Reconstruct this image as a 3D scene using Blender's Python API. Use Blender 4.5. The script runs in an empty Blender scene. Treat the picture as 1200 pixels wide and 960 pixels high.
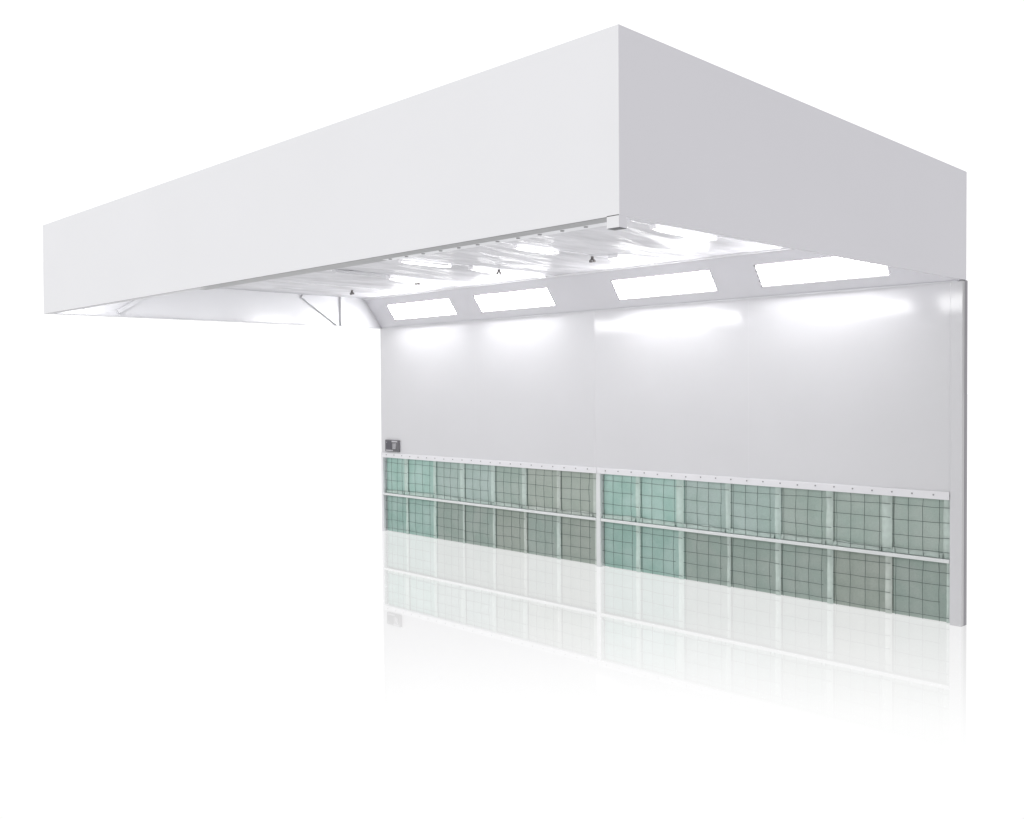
import bpy, bmesh, math, random
from mathutils import Vector, Matrix, noise
random.seed(7)
S = bpy.context.scene
COL = bpy.data.collections.new('booth'); S.collection.children.link(COL)
W, D = 6.351, 3.615          # width along the wall, depth of the hood
ZB, ZT = 2.30, 3.042         # underside and top of the hood

# ------------------------------------------------------------ helpers
def link(name, bm, mat, parent=None, smooth=False):
    me = bpy.data.meshes.new(name)
    bmesh.ops.recalc_face_normals(bm, faces=bm.faces[:])
    bm.to_mesh(me); bm.free()
    for m in (mat if isinstance(mat, (list, tuple)) else [mat]): me.materials.append(m)
    if smooth:
        for p in me.polygons: p.use_smooth = True
    o = bpy.data.objects.new(name, me); COL.objects.link(o)
    if parent: o.parent = parent
    return o
def thing(name, label, cat, loc=(0, 0, 0), group=None):
    o = bpy.data.objects.new(name, None); COL.objects.link(o)
    o.location = loc; o.empty_display_size = .1
    o['label'] = label; o['category'] = cat
    if group: o['group'] = group
    return o
def box(bm, x0, x1, y0, y1, z0, z1, bev=0.0, mi=0):
    vs = [bm.verts.new((x, y, z)) for x in (x0, x1) for y in (y0, y1) for z in (z0, z1)]
    q = [(0, 1, 3, 2), (4, 6, 7, 5), (0, 4, 5, 1), (2, 3, 7, 6), (0, 2, 6, 4), (1, 5, 7, 3)]
    fs = [bm.faces.new([vs[i] for i in f]) for f in q]
    for f in fs: f.material_index = mi
    if bev:
        es = list({e for f in fs for e in f.edges})
        bmesh.ops.bevel(bm, geom=es, offset=bev, segments=2, affect='EDGES', profile=.5)
def hexa(bm, p):   # p: 8 points, bottom loop then top loop
    vs = [bm.verts.new(q) for q in p]
    for f in [(0, 1, 2, 3), (7, 6, 5, 4), (0, 4, 5, 1), (1, 5, 6, 2), (2, 6, 7, 3), (3, 7, 4, 0)]:
        bm.faces.new([vs[i] for i in f])
def cyl(bm, a, b, r, n=10, r2=None):
    a, b = Vector(a), Vector(b); d = (b - a).normalized()
    u = d.orthogonal().normalized(); v = d.cross(u); r2 = r if r2 is None else r2
    A = [bm.verts.new(a + (u * math.cos(t) + v * math.sin(t)) * r) for t in [2 * math.pi * k / n for k in range(n)]]
    B = [bm.verts.new(b + (u * math.cos(t) + v * math.sin(t)) * r2) for t in [2 * math.pi * k / n for k in range(n)]]
    for k in range(n): bm.faces.new([A[k], A[(k + 1) % n], B[(k + 1) % n], B[k]])
    bm.faces.new(A[::-1]); bm.faces.new(B)
def tube(bm, pts, r, n=5):
    rings = []
    for i, p in enumerate(pts):
        p = Vector(p); d = (Vector(pts[min(i + 1, len(pts) - 1)]) - Vector(pts[max(i - 1, 0)])).normalized()
        u = d.cross(Vector((0, 1, 0))).normalized(); v = d.cross(u)
        rings.append([bm.verts.new(p + (u * math.cos(t) + v * math.sin(t)) * r) for t in [2 * math.pi * k / n for k in range(n)]])
    for a, b in zip(rings, rings[1:]):
        for k in range(n): bm.faces.new([a[k], a[(k + 1) % n], b[(k + 1) % n], b[k]])
def lin(c): c /= 255; return c / 12.92 if c <= .04045 else ((c + .055) / 1.055) ** 2.4
def rgb(r, g, b): return (lin(r), lin(g), lin(b), 1)

# ------------------------------------------------------------ materials
def mat(name, col, rough=.5, var=.02, vscale=3.0, spec=.5, metal=0, bump=0, bscale=200, coat=0, stretch=(1, 1, 1)):
    m = bpy.data.materials.new(name); m.use_nodes = True; nt = m.node_tree; N = nt.nodes; L = nt.links
    b = N['Principled BSDF']; b.inputs['Roughness'].default_value = rough; b.inputs['Metallic'].default_value = metal
    b.inputs['Specular IOR Level'].default_value = spec; b.inputs['Coat Weight'].default_value = coat
    b.inputs['Coat Roughness'].default_value = .1
    tc = N.new('ShaderNodeTexCoord'); mp = N.new('ShaderNodeMapping'); mp.inputs['Scale'].default_value = stretch
    L.new(tc.outputs['Object'], mp.inputs['Vector'])
    nz = N.new('ShaderNodeTexNoise'); nz.inputs['Scale'].default_value = vscale; nz.inputs['Detail'].default_value = 4
    L.new(mp.outputs['Vector'], nz.inputs['Vector'])
    mr = N.new('ShaderNodeMapRange'); mr.inputs['From Min'].default_value = .3; mr.inputs['From Max'].default_value = .7
    mr.inputs['To Min'].default_value = 1 - var; mr.inputs['To Max'].default_value = 1 + var
    L.new(nz.outputs['Fac'], mr.inputs['Value'])
    mx = N.new('ShaderNodeVectorMath'); mx.operation = 'SCALE'; mx.inputs[0].default_value = col[:3]
    L.new(mr.outputs['Result'], mx.inputs['Scale']); L.new(mx.outputs['Vector'], b.inputs['Base Color'])
    if bump:
        n2 = N.new('ShaderNodeTexNoise'); n2.inputs['Scale'].default_value = bscale; n2.inputs['Detail'].default_value = 3
        L.new(mp.outputs['Vector'], n2.inputs['Vector'])
        bp = N.new('ShaderNodeBump'); bp.inputs['Strength'].default_value = bump; bp.inputs['Distance'].default_value = .01
        L.new(n2.outputs['Fac'], bp.inputs['Height']); L.new(bp.outputs['Normal'], b.inputs['Normal'])
    return m
def emis(name, col, k):
    m = bpy.data.materials.new(name); m.use_nodes = True; N = m.node_tree.nodes; L = m.node_tree.links
    b = N['Principled BSDF']; b.inputs['Base Color'].default_value = (.9, .9, .9, 1)
    b.inputs['Emission Color'].default_value = col; b.inputs['Emission Strength'].default_value = k
    b.inputs['Roughness'].default_value = .3
    tc = N.new('ShaderNodeTexCoord'); nz = N.new('ShaderNodeTexNoise'); nz.inputs['Scale'].default_value = 8
    L.new(tc.outputs['Object'], nz.inputs['Vector'])
    mr = N.new('ShaderNodeMapRange'); mr.inputs['To Min'].default_value = k * .9; mr.inputs['To Max'].default_value = k * 1.1
    L.new(nz.outputs['Fac'], mr.inputs['Value']); L.new(mr.outputs['Result'], b.inputs['Emission Strength'])
    return m
M = {}
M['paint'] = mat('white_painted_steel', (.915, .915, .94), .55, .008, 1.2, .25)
M['side_shade_paint'] = mat('shaded_painted_steel', (.86, .85, .90), .55, .006, 1.2, .25)  # copy of the white paint, darkened for the shaded side
M['liner'] = mat('glossy_white_liner', (.63, .63, .65), .16, .02, 2, .4, bump=.15, bscale=3)
M['wall'] = mat('satin_white_wall_sheet', (.62, .618, .637), .36, .01, 1.5, .5, bump=.05, bscale=2.2)
M['wall_gloss'] = mat('glossy_white_wall_sheet', (.62, .618, .637), .085, .01, 1.5, .6, bump=.06, bscale=2.2)
M['slope'] = mat('pale_grey_light_panel', (.57, .565, .595), .4, .01, 2, .4)
M['trim'] = mat('white_trim', (.74, .735, .76), .4, .02, 4)
M['lip'] = mat('dull_grey_steel_edge', (.33, .33, .34), .5, .05, 6)
M['lip2'] = mat('mid_grey_steel_edge', (.52, .52, .54), .5, .05, 6)
M['flange'] = mat('pale_steel_flange', (.74, .74, .77), .4, .03, 6)
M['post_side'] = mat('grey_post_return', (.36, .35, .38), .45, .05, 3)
M['brace'] = mat('grey_brace_steel', (.58, .58, .6), .4, .04, 6)
M['bolt'] = mat('dull_zinc_bolt', (.28, .28, .29), .4, .1, 30, metal=.3)
M['dark'] = mat('opening_shade', (.09, .09, .1), .5, .1, 20)
M['clip'] = mat('brushed_grey_metal', (.16, .15, .15), .35, .2, 40, metal=.6)
M['housing'] = mat('grey_control_housing', (.13, .127, .14), .4, .05, 30)
M['screen'] = mat('dark_control_screen', (.075, .073, .09), .3, .1, 20)
M['keypad'] = mat('light_grey_keypad', (.36, .36, .38), .5, .15, 60)
M['keytext'] = mat('pale_panel_print', (.5, .49, .52), .5, .05, 30)
M['wire'] = mat('dark_filter_wire', (.10, .13, .12), .4, .15, 30, metal=.3)
M['lamp'] = emis('bright_diffuser', (1, 1, 1, 1), 34)
M['front_lamp'] = emis('front_diffuser', (1, 1, 1, 1), 8)
M['strip'] = emis('reflection_glow', (1, 1, 1, 1), 1.6)  # glow that imitates reflections on the film, not a lamp

# wrinkled film ceiling, the shading of its wrinkles streaked into the colour
m = mat('wrinkled_clear_film', (.585, .58, .605), .30, .14, 2.8, .03, bump=1.0, bscale=3.0, stretch=(3.2, .7, 1)); M['film'] = m
N = m.node_tree.nodes; L = m.node_tree.links; pb = N['Principled BSDF']
df = N.new('ShaderNodeBsdfDiffuse'); gs = N.new('ShaderNodeBsdfGlossy'); mxs = N.new('ShaderNodeMixShader')
L.new(pb.inputs['Base Color'].links[0].from_socket, df.inputs['Color'])
for q in (df, gs): L.new(pb.inputs['Normal'].links[0].from_socket, q.inputs['Normal'])
gs.inputs['Roughness'].default_value = .15; mxs.inputs['Fac'].default_value = .032
L.new(df.outputs[0], mxs.inputs[1]); L.new(gs.outputs[0], mxs.inputs[2]); L.new(mxs.outputs[0], N['Material Output'].inputs['Surface']); N.remove(pb)

# filter media
def media(name, c1, c2, rowdark=1.0):
    m = bpy.data.materials.new(name); m.use_nodes = True; N = m.node_tree.nodes; L = m.node_tree.links
    b = N['Principled BSDF']; b.inputs['Roughness'].default_value = .75; b.inputs['Specular IOR Level'].default_value = .3
    tc = N.new('ShaderNodeTexCoord'); mp = N.new('ShaderNodeMapping'); mp.inputs['Scale'].default_value = (1, 1, 1)
    L.new(tc.outputs['Object'], mp.inputs['Vector'])
    oi = N.new('ShaderNodeObjectInfo'); add = N.new('ShaderNodeVectorMath'); add.operation = 'ADD'
    sc = N.new('ShaderNodeVectorMath'); sc.operation = 'SCALE'; sc.inputs['Scale'].default_value = 20
    L.new(oi.outputs['Random'], sc.inputs[0]); L.new(mp.outputs['Vector'], add.inputs[0]); L.new(sc.outputs['Vector'], add.inputs[1])
    n1 = N.new('ShaderNodeTexNoise'); n1.inputs['Scale'].default_value = 5; n1.inputs['Detail'].default_value = 3
    n2 = N.new('ShaderNodeTexNoise'); n2.inputs['Scale'].default_value = 90; n2.inputs['Detail'].default_value = 4
    for n in (n1, n2): L.new(add.outputs['Vector'], n.inputs['Vector'])
    r = N.new('ShaderNodeValToRGB'); r.color_ramp.elements[0].position = .35; r.color_ramp.elements[1].position = .68
    r.color_ramp.elements[0].color = (*[v * rowdark for v in c1], 1); r.color_ramp.elements[1].color = (*[v * rowdark for v in c2], 1)
    L.new(n1.outputs['Fac'], r.inputs['Fac'])
    mr = N.new('ShaderNodeMapRange'); mr.inputs['To Min'].default_value = .88; mr.inputs['To Max'].default_value = 1.12
    L.new(n2.outputs['Fac'], mr.inputs['Value'])
    s2 = N.new('ShaderNodeVectorMath'); s2.operation = 'SCALE'; L.new(r.outputs['Color'], s2.inputs[0]); L.new(mr.outputs['Result'], s2.inputs['Scale'])
    L.new(s2.outputs['Vector'], b.inputs['Base Color'])
    bp = N.new('ShaderNodeBump'); bp.inputs['Strength'].default_value = .35; bp.inputs['Distance'].default_value = .004
    L.new(n2.outputs['Fac'], bp.inputs['Height']); L.new(bp.outputs['Normal'], b.inputs['Normal'])
    return m
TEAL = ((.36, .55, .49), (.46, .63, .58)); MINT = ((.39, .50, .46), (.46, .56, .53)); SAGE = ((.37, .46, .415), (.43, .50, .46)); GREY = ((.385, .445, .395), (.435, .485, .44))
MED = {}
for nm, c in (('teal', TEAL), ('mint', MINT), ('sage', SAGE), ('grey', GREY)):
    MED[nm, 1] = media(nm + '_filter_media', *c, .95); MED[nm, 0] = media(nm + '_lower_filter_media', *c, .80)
EDGE = {'teal': mat('pale_teal_edge', (.49, .61, .56), .7, .1, 12), 'mint': mat('pale_mint_edge', (.49, .59, .55), .7, .1, 12),
        'sage': mat('pale_sage_edge', (.48, .56, .52), .7, .12, 12), 'grey': mat('pale_grey_edge', (.49, .54, .50), .7, .12, 12)}
M['shelf'] = mat('pale_green_white_shelf', (.62, .70, .67), .45, .06, 5)
M['shelf_lip'] = mat('white_shelf_lip', (.68, .70, .70), .4, .03, 5)

# ------------------------------------------------------------ floor: white plane given its own glow, with a clear polish
fm = bpy.data.materials.new('self_glowing_white_floor'); fm.use_nodes = True
N = fm.node_tree.nodes; L = fm.node_tree.links; N.clear()
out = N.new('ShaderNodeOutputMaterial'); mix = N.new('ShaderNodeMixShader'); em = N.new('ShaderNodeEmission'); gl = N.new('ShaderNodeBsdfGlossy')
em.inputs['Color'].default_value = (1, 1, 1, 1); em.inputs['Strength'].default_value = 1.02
gl.inputs['Roughness'].default_value = .02; gl.inputs['Color'].default_value = (1, 1, 1, 1)
lw = N.new('ShaderNodeLayerWeight'); lw.inputs['Blend'].default_value = .5
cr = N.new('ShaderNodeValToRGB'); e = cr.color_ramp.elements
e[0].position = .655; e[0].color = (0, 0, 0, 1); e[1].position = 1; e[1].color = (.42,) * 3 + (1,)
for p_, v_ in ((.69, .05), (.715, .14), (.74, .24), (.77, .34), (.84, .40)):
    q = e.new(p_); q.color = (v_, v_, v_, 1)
nz = N.new('ShaderNodeTexNoise'); nz.inputs['Scale'].default_value = 3; tc = N.new('ShaderNodeTexCoord')
L.new(tc.outputs['Object'], nz.inputs['Vector'])
mr = N.new('ShaderNodeMapRange'); mr.inputs['To Min'].default_value = .012; mr.inputs['To Max'].default_value = .03
L.new(nz.outputs['Fac'], mr.inputs['Value']); L.new(mr.outputs['Result'], gl.inputs['Roughness'])
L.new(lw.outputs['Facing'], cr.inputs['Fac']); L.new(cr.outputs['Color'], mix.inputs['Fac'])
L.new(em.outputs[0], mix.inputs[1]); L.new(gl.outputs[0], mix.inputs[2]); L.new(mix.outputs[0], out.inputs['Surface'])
bm = bmesh.new(); vs = [bm.verts.new(q) for q in ((-150, -60, 0), (60, -60, 0), (60, 150, 0), (-150, 150, 0))]; bm.faces.new(vs)
fl = link('floor', bm, fm); fl['kind'] = 'structure'

# ------------------------------------------------------------ hood
hood = thing('extraction_hood', 'long white box shaped canopy hood projecting forward from the top of the wall', 'hood', (0, 0, 0))
T = .03
def under(bm):
    bm.normal_update(); f = min(bm.faces, key=lambda q: q.calc_center_median().z); f.material_index = 1
bm = bmesh.new()   # front panel (corner heights as in the photograph)
hexa(bm, [(-.003, -D, 2.289), (W, -D, 2.297), (W - T, -D + T, 2.297), (-.003, -D + T, 2.289), (.012, -D, 3.052), (W, -D, 3.043), (W - T, -D + T, 3.043), (.012, -D + T, 3.052)])
under(bm); link('front_panel', bm, [M['paint'], M['lip']], hood)
bm = bmesh.new()
hexa(bm, [(W - T, -D + T, 2.297), (W, -D, 2.297), (W, .055, 2.312), (W - T, .055, 2.312), (W - T, -D + T, 3.043), (W, -D, 3.043), (W, .055, 3.029), (W - T, .055, 3.029)])
under(bm); link('side_panel', bm, [M['side_shade_paint'], M['slope']], hood)  # underside coloured darker to offset the floor glow
bm = bmesh.new()
hexa(bm, [(0, -D + T, 2.289), (T, -D + T, 2.289), (T, .055, 2.3), (0, .055, 2.3), (0, -D + T, 3.05), (T, -D + T, 3.05), (T, .055, 3.03), (0, .055, 3.03)])
link('side_panel', bm, M['liner'], hood)
bm = bmesh.new(); box(bm, T, W - T, .02, .05, 2.3, 3.02); link('back_panel', bm, M['paint'], hood)
bm = bmesh.new(); box(bm, T, W - T, -D + T, .05, 3.022, 3.034); link('top_panel', bm, M['paint'], hood)
# lower edge of the front panel: folded strips
def zb(x): return 2.289 + .008 * x / W
def lipstrip(xa, xb, dep, mt):
    bm = bmesh.new(); A, B = zb(xa), zb(xb)
    hexa(bm, [(xa, -D + .001, A - .003), (xb, -D + .001, B - .003), (xb, -D + dep, B - .003), (xa, -D + dep, A - .003), (xa, -D + .001, A - .0005), (xb, -D + .001, B - .0005), (xb, -D + dep, B - .0005), (xa, -D + dep, A - .0005)])
    link('edge_strip', bm, mt, hood)
lipstrip(2.87, W - .066, .078, M['lip']); lipstrip(.05, 2.868, .045, M['lip2'])
bm = bmesh.new(); box(bm, 2.62, 4.66, -D + .076, -D + .165, 2.303, 2.318); link('edge_strip', bm, M['lip'], hood)
bm = bmesh.new(); box(bm, 4.662, 6.27, -D + .076, -D + .17, 2.300, 2.318); fl_ = link('flange', bm, M['flange'], hood)
me = None
for k in range(12):
    x = 4.72 + k * .135
    if me is None:
        bm = bmesh.new(); cyl(bm, (0, 0, -.004), (0, 0, 0), .008, 8, .010)
        b = link('bolt', bm, M['bolt'], fl_); me = b.data
    else:
        b = bpy.data.objects.new('bolt', me); COL.objects.link(b); b.parent = fl_
    b.location = (x, -D + .125, 2.2995)
bm = bmesh.new(); box(bm, T, T + .02, -D + .08, -.02, 2.294, 2.306); link('bottom_rim', bm, M['lip2'], hood)

# ceiling film in six bays, sagging a little between the battens
ZC = 2.62
xs = [T + .001, .98, 1.95, 2.94, 4.02, 5.16, W - T - .001]
def film_z(x, y, i, x0, x1):
    u = (x - x0) / (x1 - x0); sag = .016 * math.sin(math.pi * u)
    ev = math.sin(math.pi * min(max((y + D - .26) / (D - .51), 0), 1)) ** .5; sag *= ev; w = (noise.noise(Vector((x * 7 + y * 1.6, y * 1.1, i * 3.1))) * .014 + noise.noise(Vector((x * 22 + y * 6, y * 2.2, 5 + i))) * .008) * ev
    return ZC - sag + w * (math.sin(math.pi * min(max(u, .0), 1)) ** .4 if 0 < u < 1 else 0)
for i in range(6):
    x0, x1 = xs[i] + .004, xs[i + 1] - .004; bm = bmesh.new(); nx, ny = 60, 90; g = []
    for a in range(nx + 1):
        col = []
        for c in range(ny + 1):
            x = x0 + (x1 - x0) * a / nx; y = -D + .26 + (D - .26 - .25) * c / ny
            col.append(bm.verts.new((x, y, film_z(x, y, i, x0, x1))))
        g.append(col)
    for a in range(nx):
        for c in range(ny): bm.faces.new([g[a][c], g[a + 1][c], g[a + 1][c + 1], g[a][c + 1]])
    link('ceiling_film', bm, M['film'], hood, True)
for x in xs[1:-1]:
    bm = bmesh.new(); box(bm, x - .004, x + .004, -D + .26, -.26, ZC - .006, ZC + .02); link('batten', bm, M['trim'], hood)
bm = bmesh.new(); box(bm, 2.03, 2.075, -2.02, -1.5, ZC - .035, ZC - .012); link('ceiling_bar', bm, M['lip2'], hood)
bm = bmesh.new(); box(bm, T, W - T, -.262, -.236, ZC - .012, ZC + .006, .003); link('ceiling_rail', bm, M['trim'], hood)

# sloped light panel, from the wall seam up to the ceiling, with four openings
s0, s1 = Vector((0, -.004, 2.306)), Vector((0, -.238, 2.622)); sv = s1 - s0
sn = Vector((0, -sv.z, sv.y)).normalized()      # towards the room: front and down
if sn.z > 0: sn = -sn
def sp(x, t, off=0): q = s0 + sv * t + sn * off; return (x, q.y, q.z)
LX = [(.35, 1.385), (1.75, 2.755), (3.50, 4.50), (4.89, 5.89)]; t0, t1 = .21, .735
bm = bmesh.new(); cuts = [T] + [v for a in LX for v in a] + [W - T]
def sq(xa, xb, ta, tb): bm.faces.new([bm.verts.new(sp(xa, ta)), bm.verts.new(sp(xb, ta)), bm.verts.new(sp(xb, tb)), bm.verts.new(sp(xa, tb))])
for i in range(len(cuts) - 1):
    a, b = cuts[i], cuts[i + 1]
    if i % 2 == 0: sq(a, b, 0, 1)
    else: sq(a, b, 0, t0); sq(a, b, t1, 1)
bmesh.ops.remove_doubles(bm, verts=bm.verts[:], dist=1e-5)
link('light_housing', bm, M['slope'], hood)
bm = bmesh.new(); box(bm, T, W - T, -.012, 0.0, 2.298, 2.308); link('seam_strip', bm, M['brace'], hood)
# matching sloped panel with lights behind the front panel, facing the wall
def fp(x, t, off=0):
    q = Vector(sp(x, t, off)); return (x, -D + T + .001 - q.y, q.z)
for (a, b) in ((.06, 1.37), (1.52, 2.60), (3.50, 4.60), (4.89, 5.89)):
    bm = bmesh.new(); bm.faces.new([bm.verts.new(fp(x, q, .004)) for x, q in ((a, t0), (b, t0), (b, t1), (a, t1))])
    link('inner_light', bm, M['front_lamp'], hood)
bm = bmesh.new(); bm.faces.new([bm.verts.new(fp(x, q)) for x, q in ((T, 0), (W - T, 0), (W - T, 1), (T, 1))])
link('light_housing', bm, M['slope'], hood)
# braces on the inside of the left side panel
bm = bmesh.new(); box(bm, T, T + .03, -.57, -.525, 2.31, 2.64, .003); link('brace', bm, M['brace'], hood)
def bar(a, b, w):
    bm = bmesh.new(); a, b = Vector(a), Vector(b); d = (b - a).normalized(); n = Vector((0, -d.z, d.y)) * w / 2; t = Vector((.025, 0, 0))
    hexa(bm, [a - n, a - n + t, a + n + t, a + n, b - n, b - n + t, b + n + t, b + n]); link('brace', bm, M['brace'], hood)
bar((T + .002, -1.05, 2.60), (T + .002, -.60, 2.318), .038)
bar((T + .002, -2.72, 2.50), (T + .002, -2.99, 2.335), .034)

# corner box under the near corner
cb = thing('corner_box', 'small white open bottomed box hanging under the near corner of the hood', 'box', (6.318, -D + .0265, 2.25))
bm = bmesh.new()
for a in ((-.031, .0315, -.0265, -.026, .0005, .05), (-.031, .026, -.026, -.022, .0005, .05), (-.031, .031, .020, .024, .0005, .05), (-.031, -.026, -.022, .020, .0005, .05), ): box(bm, *a)
link('casing', bm, M['paint'], cb)
bm = bmesh.new(); box(bm, .026, .0318, -.0255, .020, .0005, .05); link('casing', bm, M['side_shade_paint'], cb)
bm = bmesh.new(); box(bm, -.029, .0295, -.024, .022, -.0015, 0); link('dark_opening', bm, M['dark'], cb)  # dark sheet painting the shade of the open underside

# ------------------------------------------------------------ four bright recessed lights in the sloped panel
LL = ['bright rectangular light in the sloped panel, above the control panel, farthest from the near corner',
      'bright rectangular light second from the far end, left of the middle of the wall',
      'bright rectangular light third from the far end, just right of the middle of the wall',
      'largest looking bright rectangular light, partly cut off by the near side of the hood']
for (a, b), lab in zip(LX, LL):
    o0 = Vector(sp(a, t0)); t = thing('recessed_light', lab, 'light', o0, 'recessed lights in the sloped panel')
    def P(x, tt, off): return Vector(sp(x, tt, off)) - o0
    bm = bmesh.new(); w = .012; wt = .03
    for xa, xb, ta, tb in ((a, b, t0, t0 + wt), (a, b, t1 - wt, t1), (a, a + w, t0 + wt, t1 - wt), (b - w, b, t0 + wt, t1 - wt)):
        hexa(bm, [P(xa, ta, .004), P(xb, ta, .004), P(xb, tb, .004), P(xa, tb, .004), P(xa, ta, -.02), P(xb, ta, -.02), P(xb, tb, -.02), P(xa, tb, -.02)])
    fr = link('frame', bm, M['trim'], t)
    bm = bmesh.new(); bm.faces.new([bm.verts.new(P(x, q, -.004)) for x, q in ((a + w, t0 + wt), (b - w, t0 + wt), (b - w, t1 - wt), (a + w, t1 - wt))])
    link('diffuser_or_streak', bm, M['lamp'], t)
    mesh = None
    for k in range(5):
        if mesh is None:
            bm = bmesh.new(); cyl(bm, (0, 0, 0), sn * .004, .009, 8); s = link('screw', bm, M['bolt'], fr); mesh = s.data
        else: s = bpy.data.objects.new('screw', mesh); COL.objects.link(s); s.parent = fr
        s.location = P(a + .006, t0 + .03 + (t1 - t0 - .06) * k / 4, .0045)

# ------------------------------------------------------------ added glowing strips standing in for reflections in the film ceiling
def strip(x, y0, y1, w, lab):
    t = thing('reflection_streak', lab, 'light', (x, y0, ZC - .024), 'added reflection streaks in the film ceiling')
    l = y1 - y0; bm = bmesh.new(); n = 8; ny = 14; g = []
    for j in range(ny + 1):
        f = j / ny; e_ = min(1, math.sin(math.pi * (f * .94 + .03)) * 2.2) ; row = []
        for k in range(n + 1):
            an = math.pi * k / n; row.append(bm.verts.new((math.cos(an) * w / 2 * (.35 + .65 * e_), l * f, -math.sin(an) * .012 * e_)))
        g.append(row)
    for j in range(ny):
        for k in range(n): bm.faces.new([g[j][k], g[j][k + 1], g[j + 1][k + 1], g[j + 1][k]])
    link('diffuser_or_streak', bm, M['strip'], t, True)  # glowing surface of the added streak
    bm = bmesh.new(); box(bm, -w / 2 * .45, w / 2 * .45, -.008, 0, -.006, .03); link('streak_end', bm, M['trim'], t)  # end piece of the added streak, no real fitting
    bm = bmesh.new(); box(bm, -w / 2 * .45, w / 2 * .45, l, l + .008, -.006, .03); link('streak_end', bm, M['trim'], t)
strip(1.95, -1.37, -.60, .12, 'broad glowing reflection streak in the film ceiling nearest the far end')
strip(2.93, -1.28, -.42, .12, 'broad glowing reflection streak in the middle of the film ceiling beside a grey clip')
strip(4.16, -.95, -.50, .20, 'short wide glowing reflection streak in the film ceiling nearest the near side')
strip(2.92, -2.00, -1.50, .07, 'narrow glowing reflection streak by the front edge, farthest from the near corner')
strip(4.015, -1.85, -1.42, .07, 'narrow glowing reflection streak by the front edge, between the other two narrow ones')
strip(5.165, -1.80, -1.13, .085, 'narrow glowing reflection streak by the front edge, nearest the near corner, touching the side panel')

# ------------------------------------------------------------ clips
CL = ['small grey ceiling clip at the far left end of the film ceiling', 'small grey ceiling clip on the broad streak nearest the far end',
      'small grey ceiling clip on the broad streak in the middle', 'small grey ceiling clip closest to the near corner']
for (x, y), lab in zip(((.80, -.95), (1.93, -1.03), (2.99, -1.02), (4.02, -1.03)), CL):
    t = thing('ceiling_clip', lab, 'clip', (x, y, ZC - .062), 'clips on the film ceiling')
    bm = bmesh.new(); cyl(bm, (0, 0, .028), (0, 0, .05), .012); cyl(bm, (0, 0, .020), (0, 0, .028), .026, 12, .018); link('stem', bm, M['clip'], t, False)
    bm = bmesh.new()
    for s_ in (-1, 1): box(bm, s_ * .018 - .005, s_ * .018 + .005, -.010, .010, .006, .0195)
    box(bm, -.013, .013, -.006, .006, .006, .012); link('jaw', bm, M['clip'], t)

# ------------------------------------------------------------ wall
wall = thing('back_wall', 'white panelled back wall with two rows of filter openings along its foot', 'wall', (0, 0, 0))
ZH0, ZH1 = .842, .896
sheets = [(.0, 1.5842, 'wall', .000, 0), (1.5845, 3.1667, 'wall', .000, 0), (3.167, 4.7362, 'wall_gloss', .012, 1), (4.7365, 6.2685, 'wall_gloss', .010, 2)]
for x0, x1, mk, bow, idx in sheets:
    bm = bmesh.new(); nx, nz_ = 40, 40; g = []
    for a in range(nx + 1):
        col = []
        for c in range(nz_ + 1):
            u, v = a / nx, c / nz_; x = x0 + (x1 - x0) * u; z = ZH1 - .02 + (2.306 - ZH1 + .02) * v
            e_ = math.sin(math.pi * u) ** .5 * math.sin(math.pi * v) ** .5 if 0 < v < 1 and 0 < u < 1 else 0
            n_ = noise.noise(Vector((x * 1.3, z * 1.1, 3 + idx * 7))) * .008
            col.append(bm.verts.new((x, -abs(n_) * e_ , z)))
        g.append(col)
    for a in range(nx):
        for c in range(nz_): bm.faces.new([g[a][c], g[a + 1][c], g[a + 1][c + 1], g[a][c + 1]])
    link('wall_sheet', bm, M[mk], wall, True)
bm = bmesh.new(); box(bm, .003, 6.262, .122, .130, 0, 2.29); link('rear_skin', bm, M['paint'], wall)
bm = bmesh.new(); box(bm, 6.270, W - .002, -.004, .034, .0, 2.306, .002); link('end_post', bm, M['wall_gloss'], wall)
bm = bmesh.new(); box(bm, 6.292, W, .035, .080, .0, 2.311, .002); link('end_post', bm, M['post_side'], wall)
bm = bmesh.new(); box(bm, .0, .036, -.006, .121, .0, ZH0 - .001, .002); link('end_post', bm, M['trim'], wall)
bm = bmesh.new(); box(bm, 3.178, 3.226, -.004, .05, .0, ZH0 - .001, .003); link('centre_post', bm, M['shelf_lip'], wall)
mesh = None
for x0, x1 in ((.002, 3.19), (3.194, 6.268)):
    bm = bmesh.new(); box(bm, x0, x1, -.010, .0, ZH0, ZH1, .002); hr = link('header_rail', bm, M['trim'], wall)
    k = 0; x = x0 + .10
    while x < x1 - .03:
        if mesh is None:
            bm = bmesh.new(); cyl(bm, (0, 0, 0), (0, -.003, 0), .006, 8); s = link('rivet', bm, M['bolt'], hr); mesh = s.data
        else: s = bpy.data.objects.new('rivet', mesh); COL.objects.link(s); s.parent = hr
        s.location = (x, -.0102, .874 + random.uniform(-.004, .004)); x += .143 + random.uniform(-.004, .004)
REC = .085
banks = [(.038, 3.176), (3.229, 6.268)]
for x0, x1 in banks:
    bm = bmesh.new(); box(bm, x0, x1, -.004, .004, .414, .440, .003); lp = link('shelf_lip', bm, M['shelf_lip'], wall)
    bm = bmesh.new(); box(bm, x0, x1, .004, REC + .03, .430, .437); link('shelf', bm, M['shelf'], wall)
    bm = bmesh.new(); box(bm, x0, x1, REC + .03, REC + .035, .0, ZH0 + .03); link('plenum_back', bm, MED['sage', 0], wall)
    bm = bmesh.new(); box(bm, x0, x1, .0, REC + .03, ZH0 + .001, ZH0 + .008); link('plenum_top', bm, M['trim'], wall)

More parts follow.
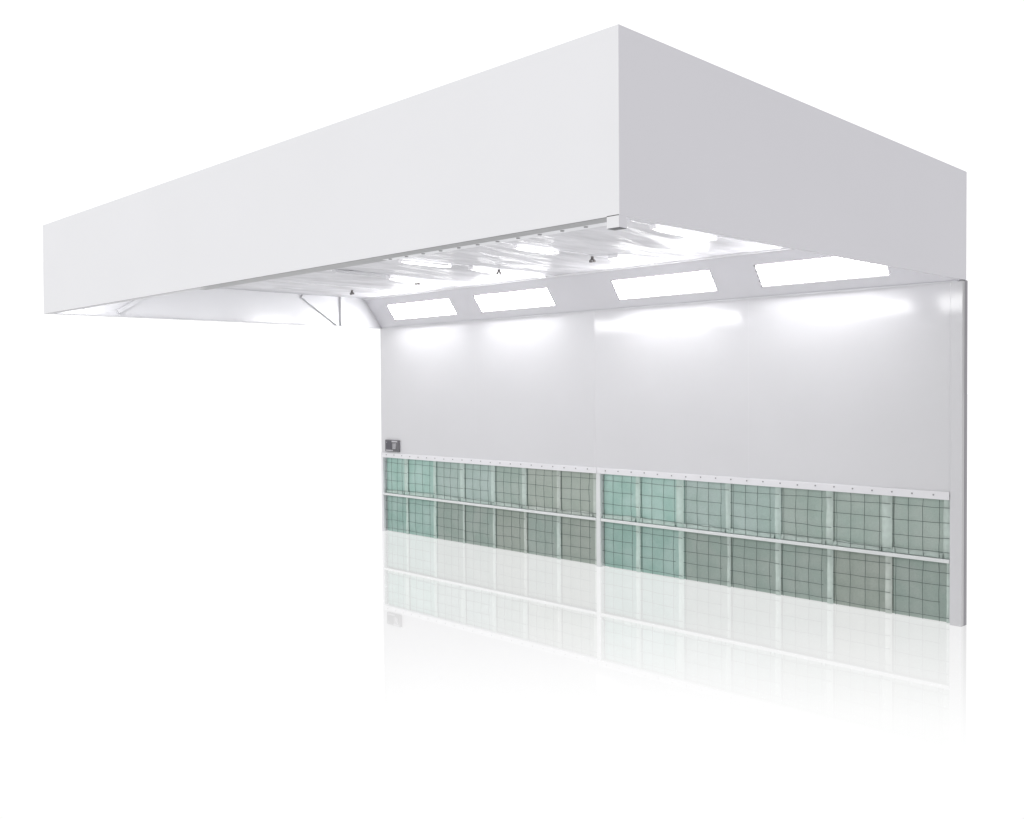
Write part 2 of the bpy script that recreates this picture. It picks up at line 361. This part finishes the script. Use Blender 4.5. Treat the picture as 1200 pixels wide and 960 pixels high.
# ------------------------------------------------------------ filters
seams = [[.038, .437, .918, 1.370, 1.831, 2.270, 2.715, 3.175], [3.229, 3.650, 4.104, 4.555, 5.000, 5.425, 5.865, 6.268]]
tint = [['teal', 'teal', 'mint', 'mint', 'sage', 'grey', 'grey'], ['teal', 'teal', 'mint', 'mint', 'sage', 'sage', 'sage']]
tint_lo = [['teal', 'teal', 'sage', 'sage', 'grey', 'sage', 'grey'], ['teal', 'teal', 'sage', 'sage', 'sage', 'grey', 'sage']]
COLW = {'teal': 'bright teal', 'mint': 'pale mint', 'sage': 'sage green', 'grey': 'greyish green'}
ORD = ['first', 'second', 'third', 'fourth', 'fifth', 'sixth', 'last']
for bi in range(2):
    for row in (1, 0):
        z0, z1 = (.438, .842) if row else (.002, .413)
        for fi in range(7):
            x0, x1 = seams[bi][fi], seams[bi][fi + 1]; w = x1 - x0; h = z1 - z0
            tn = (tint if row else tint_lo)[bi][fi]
            bank = 'left bank' if bi == 0 else 'right bank'
            where = ('next to the left end post' if bi == 0 else 'next to the centre post') if fi == 0 else (('next to the centre post' if bi == 0 else 'next to the right end post') if fi == 6 else 'counting from the left')
            lab = f"{COLW[tn]} wire fronted filter, {ORD[fi]} from left in {'upper' if row else 'lower'} row of {bank}"
            t = thing('filter', lab, 'filter', (x0, 0, z0), 'filters in the foot of the wall')
            rnd = random.Random(bi * 100 + row * 50 + fi); sd = rnd.random() * 50
            gapL = rnd.uniform(.006, .03); gapR = rnd.uniform(.018, .055)
            # pad: pillow of fibre, folded back at its sides
            bm = bmesh.new(); nx, nz_ = 36, 28; g = []
            for a in range(nx + 1):
                col = []
                for c in range(nz_ + 1):
                    u, v = a / nx, c / nz_
                    eu = min(u / .05, (1 - u) / .05, 1); ev = min(v / .08, (1 - v) / .04, 1)
                    prof = (.3 + .7 * math.sin(math.pi / 2 * max(eu, 0))) * (.55 + .45 * math.sin(math.pi / 2 * max(ev, 0)))
                    n_ = noise.noise(Vector((u * 4 + sd, v * 4, 1))) * .010 + noise.noise(Vector((u * 13 + sd, v * 9, 4))) * .003
                    y = REC - .034 - .014 * prof - n_ * .45 * prof
                    col.append(bm.verts.new((w * u, y, .003 + (h - .006) * v)))
                g.append(col)
            for a in range(nx):
                for c in range(nz_):
                    f = bm.faces.new([g[a][c], g[a + 1][c], g[a + 1][c + 1], g[a][c + 1]])
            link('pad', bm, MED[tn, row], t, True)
            # pale folded edge of the media down the right side
            bm = bmesh.new(); ww = (gapR + .026) * (1 if row else .7); g = []
            for a in range(9):
                col = []
                for c in range(19):
                    v = c / 18; u = a / 8
                    y = REC - .052 - .008 * math.sin(math.pi * u) + noise.noise(Vector((v * 3 + sd, u * 2, 8))) * .004
                    x = w - ww + ww * u + noise.noise(Vector((v * 2 + sd, 0, 2))) * .006 * (1 - u)
                    col.append(bm.verts.new((min(x, w - .001), y, .002 + (h - .004) * v)))
                g.append(col)
            for a in range(8):
                for c in range(18): bm.faces.new([g[a][c], g[a + 1][c], g[a + 1][c + 1], g[a][c + 1]])
            link('media_fold', bm, EDGE[tn], t, True)
            if row:   # loose pale media bunched on the shelf
                bm = bmesh.new(); g = []; hh = .034
                for a in range(31):
                    col = []
                    for c in range(6):
                        u = a / 30; v = c / 5
                        col.append(bm.verts.new((.004 + (w - ww - .006) * u, REC - .054 - .010 * math.cos(math.pi / 2 * v), .004 + (hh + noise.noise(Vector((u * 3 + sd, 3, 1))) * .012) * v)))
                    g.append(col)
                for a in range(30):
                    for c in range(5): bm.faces.new([g[a][c], g[a + 1][c], g[a + 1][c + 1], g[a][c + 1]])
                link('media_fold', bm, EDGE[tn], t, True)
            # wire grid, slightly bent
            bm = bmesh.new(); WR = .0019; ua, ub = .012 + gapL * .5, w - ww - .004
            cols = [w * (k + .25) / 4.05 + rnd.uniform(-.006, .006) for k in range(4)]
            for x in cols:
                bend = rnd.uniform(-.004, .004); pts = []
                for c in range(12):
                    v = c / 11; pts.append((x + bend * math.sin(v * 3.1) + noise.noise(Vector((x * 9 + sd, v * 3, 0))) * .005, REC - .066 - .006 * math.sin(math.pi * v) + (rnd.uniform(-.002, .002)), .006 + (h - .012) * v))
                tube(bm, pts, WR)
            for k in range(4):
                z = h * (.10 + .25 * k) + rnd.uniform(-.008, .008); pts = []; tilt = rnd.uniform(-.01, .01)
                for c in range(14):
                    u = c / 13; x = .004 + (w - .012) * u if rnd.random() < 2 else 0
                    pts.append((x, REC - .067 - .004 * math.sin(math.pi * u) , z + tilt * (u - .5) + noise.noise(Vector((u * 3 + sd, z * 9, 3))) * .005))
                if k in (1, 2) and rnd.random() < .6: pts = pts[:-2]
                tube(bm, pts, WR)
            link('wire_grid', bm, M['wire'], t)

# ------------------------------------------------------------ control panel on the wall
cp = thing('control_panel', 'small grey control panel with dark display and keypad on the far left of the wall', 'control panel', (.095, 0, .912))
bm = bmesh.new(); box(bm, 0, .248, -.022, -.002, 0, .132, .004); link('housing', bm, M['housing'], cp)
bm = bmesh.new(); box(bm, .024, .118, -.025, -.0215, .028, .120, .001); link('display', bm, M['screen'], cp)
bm = bmesh.new(); box(bm, .034, .040, -.0265, -.0245, .098, .110); link('indicator', bm, M['keytext'], cp)
bm = bmesh.new(); box(bm, .125, .222, -.025, -.0215, .108, .124, .001); link('label_strip', bm, M['keytext'], cp)
bm = bmesh.new(); box(bm, .142, .206, -.025, -.0215, .030, .100, .012); kp = link('keypad', bm, M['keypad'], cp)
for r_ in range(4):
    for c_ in range(3):
        bm = bmesh.new(); box(bm, .150 + c_ * .018, .162 + c_ * .018, -.027, -.0255, .040 + r_ * .0145, .049 + r_ * .0145, .001); link('key', bm, M['keytext'], kp)
bm = bmesh.new(); box(bm, .022, .145, -.025, -.0215, .009, .020, .001); link('label_strip', bm, M['keytext'], cp)
bm = bmesh.new(); box(bm, .158, .222, -.025, -.0215, .009, .020, .001); link('label_strip', bm, M['housing'], cp)

# ------------------------------------------------------------ world: white surround, dimmed out of view towards +X to shade the side panel
w = bpy.data.worlds.new('World'); S.world = w; w.use_nodes = True; N = w.node_tree.nodes; L = w.node_tree.links
bg = N['Background']; tc = N.new('ShaderNodeTexCoord'); sx = N.new('ShaderNodeSeparateXYZ')
L.new(tc.outputs['Generated'], sx.inputs[0])
mr = N.new('ShaderNodeMapRange'); mr.inputs['From Min'].default_value = .25; mr.inputs['From Max'].default_value = -.15
mr.inputs['To Min'].default_value = .44; mr.inputs['To Max'].default_value = 1.2
# dim side: direction x - y large
sb = N.new('ShaderNodeMath'); sb.operation = 'MULTIPLY'; sb.inputs[1].default_value = .1
s2 = N.new('ShaderNodeMath'); s2.operation = 'SUBTRACT'
L.new(sx.outputs['Y'], sb.inputs[0]); L.new(sx.outputs['X'], s2.inputs[0]); L.new(sb.outputs[0], s2.inputs[1])
L.new(s2.outputs[0], mr.inputs['Value']); L.new(mr.outputs['Result'], bg.inputs['Strength'])
bg.inputs['Color'].default_value = (1, 1, 1, 1)

# ------------------------------------------------------------ camera
f_, yaw, pitch, roll, cx, cy, cz = 1117.4665, .788034, -.0229677, -.0076644, 8.725406, -6.581963, 1.619568
f = Vector((-math.sin(yaw) * math.cos(pitch), math.cos(yaw) * math.cos(pitch), math.sin(pitch)))
r = Vector((math.cos(yaw), math.sin(yaw), 0)); u = r.cross(f)
r2 = r * math.cos(roll) + u * math.sin(roll); u2 = -r * math.sin(roll) + u * math.cos(roll)
cam = bpy.data.cameras.new('camera'); co = bpy.data.objects.new('camera', cam); S.collection.objects.link(co)
co.matrix_world = Matrix(((r2.x, u2.x, -f.x, cx), (r2.y, u2.y, -f.y, cy), (r2.z, u2.z, -f.z, cz), (0, 0, 0, 1)))
cam.sensor_width = 36; cam.lens = f_ / 1200 * 36; cam.clip_end = 500; S.camera = co
S.view_settings.view_transform = 'Standard'; S.view_settings.look = 'None'; S.view_settings.exposure = 0
S.cycles.max_bounces = 8; S.cycles.diffuse_bounces = 5
